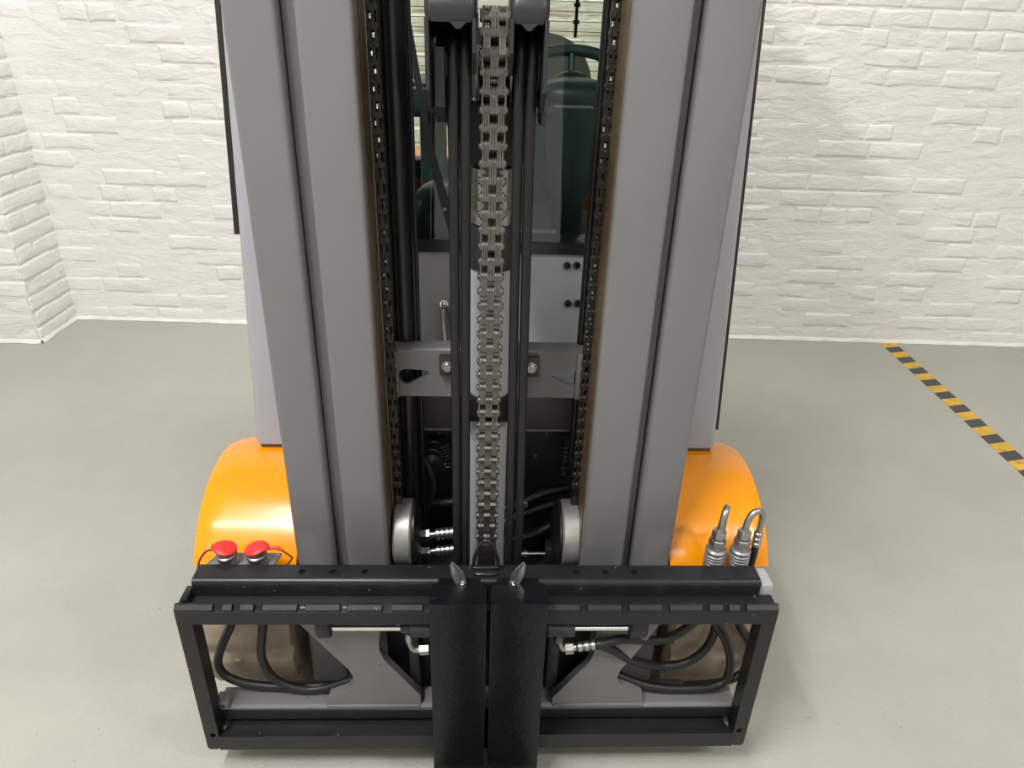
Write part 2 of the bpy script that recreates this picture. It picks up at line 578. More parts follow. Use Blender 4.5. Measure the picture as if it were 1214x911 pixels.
# ---- mast: two nested pairs of rails
ZB, ZT = 0.105, 2.15
for s, xo, xi in ((-1, (-0.384, -0.305), (-0.281, -0.195)), (1, (0.316, 0.398), (0.207, 0.298))):
    part('mast_outer_rail', one(box, xo[0], xo[1], 0.15, 0.27, ZB, ZT, 0.009, 3), 'mast')
    part('mast_inner_rail', one(box, xi[0], xi[1], 0.15, 0.265, ZB + 0.03, ZT, 0.008, 3), 'mast')
    gx = (-0.303, -0.279) if s < 0 else (0.296, 0.313)
    part('mast_guide_flange', one(box, gx[0], gx[1], 0.176, 0.26, ZB + 0.02, ZT), 'plate', label='dark recessed strip between the mast rails')
    # greasy running face on the inside of the inner rail
    fx = (-0.197, -0.1925) if s < 0 else (0.2045, 0.209)
    part('rail_running_face', one(box, fx[0], fx[1], 0.162, 0.264, ZB + 0.03, ZT, 0.001, 1), 'grease', label='brown greasy inner face of mast rail')
    lx = (-0.195, -0.190) if s < 0 else (0.2055, 0.2085)
    part('rail_lip', one(box, lx[0], lx[1], 0.235, 0.268, ZB + 0.1, ZT, 0.001, 1), 'plate')

# ---- chains
PITCH_C = 0.0262
def plate_outline(pitch, R, wst, n=8):
    o = []
    for i in range(n + 1):
        t = -pi * 0.36 + 2 * (pi * 0.36 + pi / 2 - pi * 0.36 + pi * 0.36 - pi / 2) * i / n
        o.append((R * sin(t) * 1.0, R * cos(t) + pitch / 2))
    o.append((wst, 0.0))
    for i in range(n + 1):
        t = -pi * 0.36 + 2 * pi * 0.36 * i / n
        o.append((-R * sin(t), -R * cos(t) - pitch / 2))
    o.append((-wst, 0.0))
    return o
def link_mesh(kind, wd=1.0):
    bm = B()
    R = 0.0098
    def pl(xc, th, r=R):
        out = plate_outline(PITCH_C, r, r * 0.58, 6)
        prism(bm, [(p[0], p[1]) for p in out], 0, (xc - th / 2) * wd, (xc + th / 2) * wd)
    if kind == 0:
        for x in (-0.0175, 0.0175): pl(x, 0.0026, R * 0.96)
        for x in (-0.0042, 0, 0.0042): pl(x, 0.0034)
    else:
        for x in (-0.0150, -0.0113, -0.0077, 0.0077, 0.0113, 0.0150): pl(x, 0.0028)
    lathe(bm, [(0.0045, -0.0222 * wd), (0.0060, -0.0212 * wd), (0.0060, 0.0212 * wd), (0.0045, 0.0222 * wd)], (0, 0, PITCH_C / 2), (1, 0, 0), 10)
    return bm
cx, cy = 0.0085, 0.137
anchor = B()
box(anchor, cx - 0.019, cx + 0.019, 0.118, 0.155, 0.47, 0.535, 0.004)
chain = part('lift_chain', anchor, 'chaindark')
PC = Vector((cx, cy + 0.052, 1.412))
path = []
z = 0.535 + PITCH_C / 2
links = []
nlink = int((PC.z - z) / PITCH_C) + 1
src = []
for kd in (0, 1):
    me = finish(link_mesh(kd), 'chain_link', M['chain'])
    src.append(me)
def chain_link(parent, me, loc, rx, scale=None):
    o = bpy.data.objects.new('chain_link', me)
    C.objects.link(o)
    o.parent = parent
    o.location = Vector(loc) - WLOC[parent.name]
    o.rotation_euler = (rx, 0, 0)
    if scale: o.scale = scale
z_top = 1.4205
k = 0
zc = z_top
while zc > 0.52:
    chain_link(chain, src[k % 2], (cx, cy, zc), 0)
    zc -= PITCH_C
    k += 1
# over the pulley and a little way down behind
k = -1
RP = 0.050
ang = PITCH_C / RP
PCz = z_top + PITCH_C / 2
n_arc = int(pi / ang) + 1
for i in range(n_arc):
    t = ang * (i + 0.5)
    chain_link(chain, src[k % 2], (cx, cy + RP - RP * cos(t), PCz + RP * sin(t)), -t)
    k -= 1
for i in range(8):
    chain_link(chain, src[k % 2], (cx, cy + 2 * RP, PCz - PITCH_C * (i + 0.5)), pi)
    k -= 1
bm = B()
for xx in (-0.0275, 0.0235):
    lathe(bm, [(0.030, 0), (0.064, 0.0), (0.064, 0.003), (0.030, 0.004)], (cx + xx, cy + RP, PCz - 0.012), (1, 0, 0), 36)
lathe(bm, [(0.036, -0.024), (0.036, 0.024)], (cx, cy + RP, PCz - 0.004), (1, 0, 0), 28)
pu = part('chain_pulley', bm, 'chain')
part('pulley_axle', one(lathe, [(0.012, -0.075), (0.012, 0.075)], (cx, cy + RP, PCz - 0.004), (1, 0, 0)), 'darksteel', pu)

side_src = [finish(link_mesh(kd, 0.42), 'chain_link', M['chaindark']) for kd in (0, 1)]
for x in (-0.1805, 0.1985):
    an = one(box, x - 0.008, x + 0.008, 0.232, 0.25, 0.52, 0.57, 0.002)
    sc = part('side_chain', an, 'chaindark')
    z, k = 0.585, 0
    while z < 1.6:
        chain_link(sc, side_src[k % 2], (x, 0.241, z), 0)
        z += PITCH_C
        k += 1

# ---- centre cylinder and hoses
ccx, ccy = 0.0095, 0.206
cyl = B()
lathe(cyl, [(0.037, 0.30), (0.037, 1.085), (0.034, 1.09)], (ccx, ccy, 0), seg=32)
lc = part('lift_cylinder', cyl, 'body')
part('cylinder_gland', one(lathe, [(0.039, 1.09), (0.039, 1.165), (0.036, 1.17)], (ccx, ccy, 0), seg=32), 'plastic', lc)
part('cylinder_cap', one(lathe, [(0.0405, 1.17), (0.0405, 1.185), (0.036, 1.19), (0.036, 1.26), (0.02, 1.265)], (ccx, ccy, 0), seg=32), 'zinc', lc)
part('piston_rod', one(lathe, [(0.024, 1.26), (0.024, 1.40)], (ccx, ccy, 0), seg=24), 'chrome', lc)
bm = B()
box(bm, ccx - 0.05, ccx + 0.05, 0.175, 0.245, 1.265, 1.362, 0.008)
part('cylinder_crosshead', bm, 'plastic')
part('cylinder_clamp', one(box, ccx - 0.052, ccx + 0.052, 0.164, 0.252, 0.795, 0.842, 0.003), 'black')

for k, (xa, xb) in enumerate(((-0.0515, -0.0505), (-0.0335, -0.0335), (0.0460, 0.0535), (0.0635, 0.0725))):
    y = 0.122
    pts = [(xa, y + 0.10, 1.30), (xa, y + 0.10, 1.40)]
    for i in range(1, 8):
        t = pi * i / 8
        pts.append((xa, y + 0.05 + 0.05 * cos(t), 1.415 + 0.05 * sin(t)))
    pts += [(xa, y, 1.40), (xa, y, 1.30), ((xa + xb) / 2, y, 0.95), (xb, y, 0.62), (xb, y + 0.004, 0.50), (xb, y + 0.02, 0.42)]
    part('mast_hose', one(tube, pts, 0.0084, 14), 'rubber')
for (x0, x1, s) in ((-0.0885, -0.0175, -1), (0.0285, 0.0825, 1)):
    # moulded guard: rounded hood over the pulley, scalloped front lip
    bm = B()
    prof = []
    y0, y1 = 0.078, 0.225
    for i in range(13):
        t = pi * i / 12
        prof.append(((y0 + y1) / 2 - (y1 - y0) / 2 * cos(t), 1.488 + 0.046 * sin(t)))
    prof = [(y0 + 0.004, 1.472)] + prof + [(y1, 1.45), (y1 - 0.03, 1.45), (y1 - 0.05, 1.475)]
    prism(bm, prof, 0, x0, x1, 0.011, 4)
    g = part('hose_pulley_guard', bm, 'plastic')
    # lip teeth between the hoses and the two cheek plates
    bm = B()
    xm = (-0.0425 if s < 0 else 0.0548)
    prism(bm, [(xm - 0.012, 1.473), (xm + 0.012, 1.473), (xm + 0.003, 1.464), (xm - 0.003, 1.464)], 1, y0 + 0.0005, y0 + 0.0075)
    part('guard_tooth', bm, 'plastic', g)
    for xx, low in ((x0, s < 0), (x1 - 0.006, s > 0)):
        bm = B()
        zl = 1.385 if low else 1.435
        prism(bm, [(y0 + 0.001, 1.478), (y0 + 0.001, zl), (y0 + 0.03, zl - 0.03), (y1 - 0.03, zl - 0.03), (y1 - 0.001, zl), (y1 - 0.001, 1.478)], 0, xx, xx + 0.006, 0.001, 1)
        part('guard_cheek', bm, 'plastic', g)
    bm = B()
    lathe(bm, [(0.03, x0 + 0.012), (0.052, x0 + 0.012), (0.052, x0 + 0.016), (0.041, x0 + 0.020), (0.041, x1 - 0.014), (0.052, x1 - 0.010), (0.052, x1 - 0.008), (0.03, x1 - 0.008)], (0, 0.172, 1.415), (1, 0, 0), 30)
    part('hose_pulley', bm, 'tube', g)
    bx = (-0.078, -0.063) if s < 0 else (0.079, 0.082)
    prism_pts = [(0.11, 1.44), (0.11, 1.36), (0.14, 1.335), (0.19, 1.335), (0.19, 1.44)]
    part('pulley_bracket', one(prism, prism_pts, 0, bx[0], bx[1], 0.001, 1), 'plastic', g)

# ---- side lift cylinders and rod
bm = B()
lathe(bm, [(0.0225, 0.30), (0.0225, 1.9)], (-0.158, 0.312, 0), seg=24)
sl = part('side_lift_cylinder', bm, 'tube')
part('cylinder_pipe', one(lathe, [(0.007, 0.32), (0.007, 1.9)], (-0.181, 0.300, 0), seg=12), 'tube', sl)
part('cylinder_pipe', one(lathe, [(0.004, 0.32), (0.004, 1.9)], (-0.131, 0.300, 0), seg=10), 'tube', sl)
bm = B()
lathe(bm, [(0.0082, 0.62), (0.0082, 1.9)], (0.1925, 0.296, 0), seg=16)
part('side_lift_pipe', bm, 'tube')

# ---- cross plate between the inner rails
pl = part('mast_cross_plate', one(box, -0.192, 0.205, 0.258, 0.268, 0.797, 0.902, 0.002, 1), 'plate')
def teardrop(cx_, cz_, s):
    out = []
    for i in range(13):
        t = radians(78) + radians(204) * i / 12
        out.append((cx_ + s * (-0.013 + 0.0172 * cos(t)), cz_ + 0.0172 * sin(t)))
    for i in range(7):
        t = radians(-72) + radians(150) * i / 6
        out.append((cx_ + s * (0.024 + 0.0065 * cos(t)), cz_ + 0.0085 + 0.0065 * sin(t)))
    return out
cuts = []
for px_, s in ((-0.1405, 1), (0.1625, -1)):
    bmc = B()
    prism(bmc, teardrop(px_, 0.842, s), 1, 0.20, 0.32)
    cuts.append(bmc)
cut(pl, cuts)
part('plate_flange', one(box, -0.19, 0.203, 0.262, 0.30, 0.897, 0.903, 0.001, 1), 'plate', pl)
for x in (-0.178, 0.191):
    part('plate_end_fold', one(box, x - 0.01, x + 0.01, 0.246, 0.259, 0.80, 0.90, 0.003), 'plate', pl)
for x in (-0.072, 0.091):
    part('plate_block', one(box, x - 0.016, x + 0.016, 0.244, 0.259, 0.852, 0.893, 0.002), 'darksteel', pl)
    bm = B()
    lathe(bm, [(0.0115, 0), (0.0115, 0.003), (0.009, 0.004), (0.009, 0.009), (0.008, 0.010)], (x, 0.2445, 0.873), (0, -1, 0), 18)
    part('plate_bolt', bm, 'steel', pl)
part('mast_lower_crossmember', one(box, -0.30, 0.31, 0.275, 0.33, 0.12, 0.2, 0.004), 'mast')

# ---- carriage load rollers seen edge on
for x0, x1 in ((-0.186, -0.152), (0.172, 0.206)):
    bm = B()
    r = 0.072
    lathe(bm, [(0.03, -0.004), (r - 0.004, -0.002), (r, 0.002), (r, x1 - x0 - 0.002), (r - 0.004, x1 - x0 + 0.002), (0.03, x1 - x0 + 0.004)], (x0, 0.232, 0.478), (1, 0, 0), 48)
    part('load_roller', bm, 'roller')
    s = 1 if x0 < 0 else -1
    ax = x1 if s > 0 else x0
    part('roller_shim', one(lathe, [(0.055, 0.0), (0.07, 0.004), (0.07, 0.008), (0.04, 0.02)], (ax, 0.235, 0.478), (s, 0, 0), 36), 'tube')

# ---- truck front: panel, windshield, pillars, bulkhead
def ly(z): return 0.42 + 0.19 * (z - 0.574)       # lean of the cab front
bm = B()
prism(bm, [(ly(0.617), 0.617), (ly(1.028), 1.028), (ly(1.028) + 0.03, 1.028), (ly(0.617) + 0.03, 0.617)], 0, -0.455, 0.485, 0.002, 1)
fp = part('front_panel', bm, 'body')
for px_, pz in ((0.179, 0.999), (0.2005, 1.000), (0.1845, 0.9165), (0.2065, 0.917)):
    bm = B()
    lathe(bm, [(0.0085, -0.004), (0.0085, 0.002), (0.007, 0.006), (0.004, 0.0065), (0.0035, 0.003)], (px_, ly(pz), pz), (0, -1, 0.19), 14)
    part('panel_bolt', bm, 'tube', fp)
bm = B()
blob(bm, (-0.0905, ly(0.916) - 0.016, 0.9165), 0.0118, 0.0118, 0.0125)
bl = part('ball_joint', bm, 'chrome', fp)
part('ball_stem', one(tube, [(-0.0905, ly(0.91) - 0.015, 0.908), (-0.090, ly(0.88) - 0.02, 0.87), (-0.084, 0.43, 0.82), (-0.076, 0.38, 0.79), (-0.07, 0.33, 0.78)], 0.0042, 8), 'zinc', fp)
part('ball_rod', one(tube, [(-0.0835, ly(0.91) - 0.008, 0.905), (-0.077, ly(0.86) - 0.01, 0.85), (-0.073, 0.42, 0.79)], 0.0035, 8), 'plate', fp)

bm = B()
prism(bm, [(ly(1.024) - 0.006, 1.024), (ly(1.048) - 0.006, 1.048), (ly(1.048) + 0.012, 1.048), (ly(1.024) + 0.02, 1.024)], 0, -0.455, 0.485, 0.003, 2)
part('windshield_seal', bm, 'tube')
bm = B()
prism(bm, [(ly(1.044), 1.044), (ly(1.95), 1.95), (ly(1.95) + 0.005, 1.95), (ly(1.044) + 0.005, 1.044)], 0, -0.44, 0.47)
ws = part('windshield', bm, 'glass')
def on_glass(x, z, off=0.006): return (x, ly(z) - off, z)
bm = B()
def flatbar(bm, p, q, wd, th):
    p, q = Vector(p), Vector(q)
    t = (q - p).normalized()
    nrm = Vector((0, -1, 0.19)).normalized()
    sd = t.cross(nrm).normalized()
    vs = []
    for pt in (p, q):
        for a, b in ((-1, 0), (1, 0), (1, 1), (-1, 1)):
            vs.append(bm.verts.new(pt + sd * a * wd / 2 + nrm * b * th))
    fs = [bm.faces.new(vs[0:4]), bm.faces.new(vs[4:8][::-1])]
    for i in range(4):
        j = (i + 1) % 4
        fs.append(bm.faces.new((vs[i], vs[4 + i], vs[4 + j], vs[j])))
    bmesh.ops.recalc_face_normals(bm, faces=fs)
flatbar(bm, on_glass(-0.1775, 1.56), on_glass(-0.117, 1.222), 0.013, 0.006)
part('wiper_arm', bm, 'plastic', ws)
bm = B()
flatbar(bm, on_glass(-0.119, 1.229, 0.009), on_glass(-0.064, 1.04, 0.009), 0.016, 0.008)
part('wiper_arm', bm, 'plastic', ws)
bm = B()
flatbar(bm, on_glass(-0.100, 1.365), on_glass(-0.057, 1.20), 0.012, 0.005)
part('wiper_link', bm, 'plastic', ws)
part('wiper_pivot', one(lathe, [(0.004, 0), (0.004, 0.004), (0.002, 0.005)], on_glass(-0.088, 1.115, 0.017), (0, -1, 0.19), 12), 'zinc', ws)
for sx, sz, sr in ((0.242, 1.368, 0.0150), (0.243, 1.333, 0.0170)):
    bm = B()
    c0 = Vector(on_glass(sx, sz, 0.001))
    up = Vector((0, 0.19, 1)).normalized()
    tube(bm, [c0 + Vector((1, 0, 0)) * sr * cos(t) + up * sr * sin(t) for t in [2 * pi * i / 28 for i in range(29)]], 0.0013, 6, smooth=False)
    tube(bm, [c0 + Vector((0.7, 0, 0)) * sr - up * sr * 0.7, c0 - Vector((0.7, 0, 0)) * sr + up * sr * 0.7], 0.0011, 6, smooth=False)
    part('warning_sticker', bm, 'sticker', ws, 'faded round prohibition sign on the glass')

def slanted(bm, x0, x1, za, zb, d, bev):
    prism(bm, [(x0, 0), (x1, 0), (x1, d), (x0, d)], 2, za, zb, 0, 1)
    es = [e for e in bm.edges if abs(e.verts[0].co.z - e.verts[1].co.z) > 0.1]
    bmesh.ops.bevel(bm, geom=es, offset=bev, segments=4, profile=0.5, affect='EDGES')
    for v in bm.verts:
        v.co.y += ly(v.co.z) - 0.012
for x0, x1 in ((-0.528, -0.42), (0.445, 0.551)):
    bm = B()
    slanted(bm, x0, x1, 0.586, 2.14, 0.09, 0.018)
    p = part('front_pillar', bm, 'body')
    bm = B()
    box(bm, x0 + 0.012, x1 - 0.01, ly(0.57) - 0.006, ly(0.57) + 0.06, 0.560, 0.588, 0.004)
    part('pillar_foot', bm, 'rust', p, 'brown foot under the pillar')
bm = B()
slanted(bm, -0.566, -0.552, 1.03, 1.52, 0.04, 0.004)
bmesh.ops.translate(bm, verts=bm.verts, vec=(0, 0.09, 0))
part('door_edge_trim', bm, 'tube', label='narrow black door edge left of the mast')
bm = B()
slanted(bm, 0.5535, 0.5605, 0.62, 1.9, 0.04, 0.002)
bmesh.ops.translate(bm, verts=bm.verts, vec=(0, 0.022, 0))
part('door_edge_trim', bm, 'tube', label='thin black seal down the right front pillar')

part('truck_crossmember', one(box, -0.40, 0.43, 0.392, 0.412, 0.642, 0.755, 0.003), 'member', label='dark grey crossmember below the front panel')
bh = part('front_bulkhead', one(box, -0.40, 0.43, 0.45, 0.48, 0.12, 0.625, 0.002), 'void')
for x, z in ((0.125, 0.535), (0.150, 0.60), (-0.105, 0.60)):
    part('bulkhead_bolt', one(lathe, [(0.006, -0.002), (0.006, 0.002), (0.004, 0.005)], (x, 0.449, z), (0, -1, 0), 12), 'zinc', bh)
bm = B()
tube(bm, [Vector((-0.086 + 0.0085 * cos(t), 0.446, 0.508 + 0.0065 * sin(t))) for t in [2 * pi * i / 6 for i in range(7)]], 0.0017, 6, smooth=False)
for dx in (-0.016, 0.016):
    lathe(bm, [(0.002, 0), (0.001, 0.002)], (-0.086 + dx, 0.449, 0.508), (0, -1, 0), 8)
part('plug_socket', bm, 'zinc', bh, 'small oval steel socket outline')
bm = B()
lathe(bm, [(0.03, 0), (0.03, 0.03), (0.026, 0.032), (0.026, 0.05), (0.03, 0.052), (0.03, 0.065), (0.026, 0.067), (0.026, 0.085), (0.018, 0.09)], (-0.118, 0.44, 0.57), (0, -1, 0), 20)
part('pump_motor', bm, 'tube', bh)
bm = B()
for i in range(5):
    lathe(bm, [(0.021, 0), (0.023, 0.002), (0.021, 0.004)], (-0.10, 0.41, 0.555 + i * 0.009), (0, 0, 1), 18)
part('cooling_fins', bm, 'plastic', bh)
part('bulkhead_hose', one(tube, [(-0.16, 0.36, 0.60), (-0.135, 0.355, 0.585), (-0.118, 0.35, 0.545), (-0.115, 0.35, 0.50), (-0.13, 0.36, 0.45)], 0.0065, 10), 'plastic', bh)
part('bulkhead_hose', one(tube, [(-0.17, 0.38, 0.46), (-0.12, 0.375, 0.447), (-0.06, 0.37, 0.455), (0.0, 0.37, 0.455)], 0.012, 10), 'rubber', bh)
part('bulkhead_hose', one(tube, [(0.20, 0.37, 0.495), (0.14, 0.36, 0.487), (0.09, 0.35, 0.468), (0.02, 0.34, 0.44)], 0.011, 10), 'rubber', bh)
part('bulkhead_hose', one(tube, [(0.20, 0.36, 0.465), (0.14, 0.35, 0.455), (0.08, 0.34, 0.435), (0.02, 0.33, 0.41)], 0.011, 10), 'rubber', bh)
part('bulkhead_hose', one(tube, [(0.20, 0.35, 0.43), (0.13, 0.33, 0.395), (0.05, 0.32, 0.37)], 0.014, 10), 'rubber', bh)
for x, z in ((0.083, 0.467), (0.098, 0.4735)):
    part('clamp_screw', one(lathe, [(0.0085, 0), (0.0085, 0.004), (0.004, 0.005), (0.0038, 0.002)], (x, 0.338, z), (0, -1, 0.2), 14), 'steel', bh)
def ribbed(bm, o, ax, L0, r, n):
    pr = [(r * 0.8, 0)]
    for i in range(n):
        a = L0 * i / n
        h = L0 / n
        pr += [(r * 0.78, a + 0.02 * h), (r, a + 0.2 * h), (r, a + 0.75 * h), (r * 0.78, a + 0.95 * h)]
    pr += [(r * 0.7, L0)]
    lathe(bm, pr, o, ax, 16)
for x, z, n in ((0.204, 0.615, 4), (-0.181, 0.575, 4), (0.203, 0.565, 3)):
    bm = B()
    ribbed(bm, (x - 0.012, 0.385, z), (0, 0, -1), 0.045, 0.008, n)
    lathe(bm, [(0.011, 0), (0.011, 0.012)], (x - 0.012, 0.385, z), (0, 0, 1), hexa=True)
    part('pipe_union', bm, 'darksteel', bh)

# fittings between rollers and hoses
for z, r in ((0.468, 0.0125), (0.421, 0.011)):
    bm = B()
    ribbed(bm, (-0.102, 0.235, z), (1, 0, 0.13), 0.042, r, 4)
    lathe(bm, [(0.007, 0), (0.007, 0.016)], (-0.116, 0.235, z - 0.002), (1, 0, 0.13), 12)
    lathe(bm, [(0.014, 0), (0.014, 0.02)], (-0.135, 0.235, z - 0.004), (1, 0, 0.1), hexa=True)
    part('hose_fitting', bm, 'zinc', label='ribbed zinc hose fitting beside the load roller')
bm = B()
lathe(bm, [(0.0045, 0), (0.0045, 0.05)], (0.098, 0.225, 0.422), (1, 0, 0), 12)
lathe(bm, [(0.007, 0), (0.007, 0.006), (0.0085, 0.007), (0.0085, 0.011), (0.006, 0.012), (0.006, 0.02), (0.0085, 0.021), (0.0085, 0.027)], (0.073, 0.225, 0.422), (1, 0, 0), 14)
part('grease_pipe', bm, 'zinc')
part('fitting_block', one(box, 0.140, 0.172, 0.21, 0.25, 0.405, 0.445, 0.002), 'darksteel')

# ---- fenders
FY, FZ, FR = 0.38, 0.304, 0.2735
def fender(x0, x1, s):
    bm = B()
    a0, a1 = radians(180 - 32.8), radians(12)
    n = 40
    outer = x0 if s < 0 else x1
    nx = 8
    rows = []
    for i in range(n + 1):
        t = a0 + (a1 - a0) * i / n
        row = []
        for j in range(nx + 1):
            u = j / nx
            x = x0 + (x1 - x0) * u
            # distance from outer edge: turn the rim down
            e = (u if s < 0 else 1 - u)
            dr = -0.010 * max(0, 1 - e / 0.10) ** 2
            row.append(bm.verts.new((x, FY + (FR + dr) * cos(t), FZ + (FR + dr) * sin(t))))
        rows.append(row)
    for a, b in zip(rows, rows[1:]):
        for j in range(nx):
            bm.faces.new((a[j], a[j + 1], b[j + 1], b[j]))
    bmesh.ops.recalc_face_normals(bm, faces=bm.faces[:])
    bmesh.ops.solidify(bm, geom=bm.faces[:], thickness=0.005)
    return part('fender', bm, 'orange', sharp=60)
fender(-0.602, -0.3865, -1)
fender(0.4005, 0.616, 1)

# ---- tyres
def wheel(x0, x1, s):
    bm = B()
    R, yc = 0.25, 0.357
    wd = x1 - x0
    prof = [(0.0, 0.145), (0.03, 0.188), (0.006, 0.205), (0.004, 0.23), (0.022, 0.2445), (0.06, 0.248), (0.5, 0.25), (0.94 , 0.248), (0.978, 0.2445), (0.996, 0.23), (0.994, 0.205), (0.97, 0.188), (1.0, 0.145)]
    prof = [((p if p > 0.5 else p), r) for p, r in prof]
    n = 120
    rings = []
    for i in range(n):
        t = 2 * pi * i / n
        row = []
        for q, (u, r) in enumerate(prof):
            groove = (i % 10) in (0, 1) and q in (3, 4, 5, 7, 8, 9)
            rr = r - (0.016 if groove else 0)
            row.append(bm.verts.new((x0 + wd * u, yc + rr * cos(t), R + rr * sin(t))))
        rings.append(row)
    for i in range(n):
        a, b = rings[i], rings[(i + 1) % n]
        for q in range(len(prof) - 1):
            bm.faces.new((a[q], b[q], b[q + 1], a[q + 1]))
    bmesh.ops.recalc_face_normals(bm, faces=bm.faces[:])
    w_ = part('tyre', bm, 'tyre', sharp=50)
    part('wheel_rim', one(lathe, [(0.148, x0 + 0.03), (0.148, x1 - 0.03)], (0, yc, R), (1, 0, 0), 40), 'rim', w_)
    return w_
wheel(-0.612, -0.405, -1)
wheel(0.42, 0.63, 1)
part('front_axle', one(lathe, [(0.06, -0.40), (0.06, 0.42)], (0, 0.357, 0.25), (1, 0, 0), 20), 'void')

# ---- cab interior, roof and rear of the truck
part('chassis', one(box, -0.40, 0.42, 0.49, 2.02, 0.14, 0.60, 0.02), 'tube')
bm = B()
prism(bm, [(1.62, 0.60), (2.08, 0.60), (2.20, 0.66), (2.20, 0.92), (2.08, 1.0), (1.62, 1.0)], 0, -0.50, 0.52, 0.03, 3)
part('counterweight', bm, 'orange')
part('cab_side_panel', one(box, -0.50, -0.46, 0.50, 1.62, 0.58, 0.98, 0.01), 'body')
part('cab_side_panel', one(box, 0.48, 0.52, 0.50, 1.62, 0.58, 0.98, 0.01), 'body')
for x0 in (-0.49, 0.45):
    part('rear_pillar', one(box, x0, x0 + 0.06, 1.60, 1.66, 0.98, 2.145, 0.01), 'body')
part('overhead_guard', one(box, -0.55, 0.58, 0.58, 1.70, 2.14, 2.2, 0.02), 'body')
rw = part('rear_window', one(box, -0.43, 0.45, 1.63, 1.635, 1.02, 2.0), 'rearglass')
z = 1.30
while z < 1.98:
    bm = B()
    tube(bm, [(-0.42, 1.627, z), (0.44, 1.627, z)], 0.0011, 6, smooth=False)
    part('heating_wire', bm, 'wire', rw)
    z += 0.0295
bm = B()
box(bm, 0.282, 0.292, 1.60, 1.615, 1.43, 1.9, 0.002)
for zz in (1.47, 1.52):
    box(bm, 0.277, 0.297, 1.598, 1.617, zz, zz + 0.012, 0.001)
part('rear_wiper_arm', bm, 'tube')
for x0 in (-0.505, 0.515):
    part('side_window', one(box, x0, x0 + 0.005, 0.62, 1.60, 1.0, 2.0), 'rearglass')

# seat
bm = B()
blob(bm, (0.10, 1.34, 1.18), 0.225, 0.075, 0.27, 3.2, 32, 18)
st = part('seat_backrest', bm, 'seat')
part('seat_cushion', one(blob, (0.10, 1.12, 0.90), 0.24, 0.25, 0.07, 3.5, 32, 14), 'seat')
part('seat_bolster', one(blob, (0.10, 1.275, 1.10), 0.13, 0.04, 0.17, 3.0, 24, 14), 'cabblack', st)
part('seat_base', one(box, -0.10, 0.30, 0.95, 1.35, 0.60, 0.84, 0.02), 'cabblack')
part('cab_floor', one(box, -0.46, 0.48, 0.48, 1.6, 0.60, 0.62), 'cabblack')
bm = B()
R_w = 0.155
wc = Vector((0.215, 0.97, 1.325))
ax1, ax2 = Vector((1, 0, 0)), Vector((0, 0.42, 0.91)).normalized()
tube(bm, [wc + ax1 * R_w * cos(t) + ax2 * R_w * sin(t) * 0.62 for t in [2 * pi * i / 48 for i in range(49)]], 0.015, 10, smooth=False)
sw = part('steering_wheel', bm, 'cabblack')
bm = B()
for t in (pi * 0.5, pi * 1.17, pi * 1.83):
    tube(bm, [wc + ax1 * 0.02 * cos(t) + ax2 * 0.02 * sin(t), wc + ax1 * R_w * cos(t) + ax2 * R_w * sin(t) * 0.62], 0.009, 8, smooth=False)
part('wheel_spoke', bm, 'cabblack', sw)
part('wheel_hub', one(blob, tuple(wc), 0.05, 0.03, 0.04, 2.4), 'cabblack', sw)
bm = B()
prism(bm, [(0.142, 1.12), (0.142, 1.285), (0.152, 1.302), (0.245, 1.302), (0.258, 1.285), (0.258, 1.12), (0.236, 1.085), (0.236, 0.62), (0.164, 0.62), (0.164, 1.085)], 1, 0.74, 0.84, 0.008, 2)
part('steering_column', bm, 'cabblack')
part('column_pod', one(blob, (0.215, 0.90, 1.30), 0.10, 0.07, 0.055, 2.6), 'cabblack')
part('dash_ledge', one(box, -0.44, 0.46, 0.54, 0.66, 0.98, 1.03, 0.01), 'cabblack')
part('dash_cowl', one(blob, (-0.09, 0.66, 1.03), 0.095, 0.11, 0.115, 2.5, 28, 16), 'cabblack')
bm = B()
box(bm, -0.215, -0.085, 0.98, 1.36, 1.24, 1.325, 0.018, 3)
ar = part('armrest_console', bm, 'cabblack')
part('console_post', one(box, -0.19, -0.12, 1.1, 1.22, 0.62, 1.24, 0.01), 'cabblack')
for i in range(3):
    bm = B()
    tube(bm, [(-0.165 + 0.022 * i, 1.02, 1.318), (-0.160 + 0.022 * i, 0.985, 1.335)], 0.004, 8, smooth=False)
    blob(bm, (-0.158 + 0.022 * i, 0.98, 1.325), 0.012, 0.012, 0.006, 2.2, 12, 8)
    part('control_lever', bm, 'zinc', ar)
part('lever_knob', one(blob, (-0.192, 1.02, 1.345), 0.012, 0.012, 0.014, 2.0, 14, 10), 'green', ar, 'green knob')
part('pedal_bar', one(box, 0.03, 0.17, 0.66, 0.69, 1.005, 1.03, 0.004), 'body')
part('cab_backdrop_shelf', one(box, -0.45, 0.47, 1.52, 1.61, 0.98, 1.04, 0.01), 'cabblack')
for x, z in ((-0.30, 0.27), (0.32, 0.27)):
    part('rear_wheel', one(lathe, [(0.15, 0), (0.23, 0.005), (0.24, 0.02), (0.24, 0.12), (0.23, 0.135), (0.15, 0.14)], (x - 0.07, 1.75, 0.24), (1, 0, 0), 40), 'tyre')

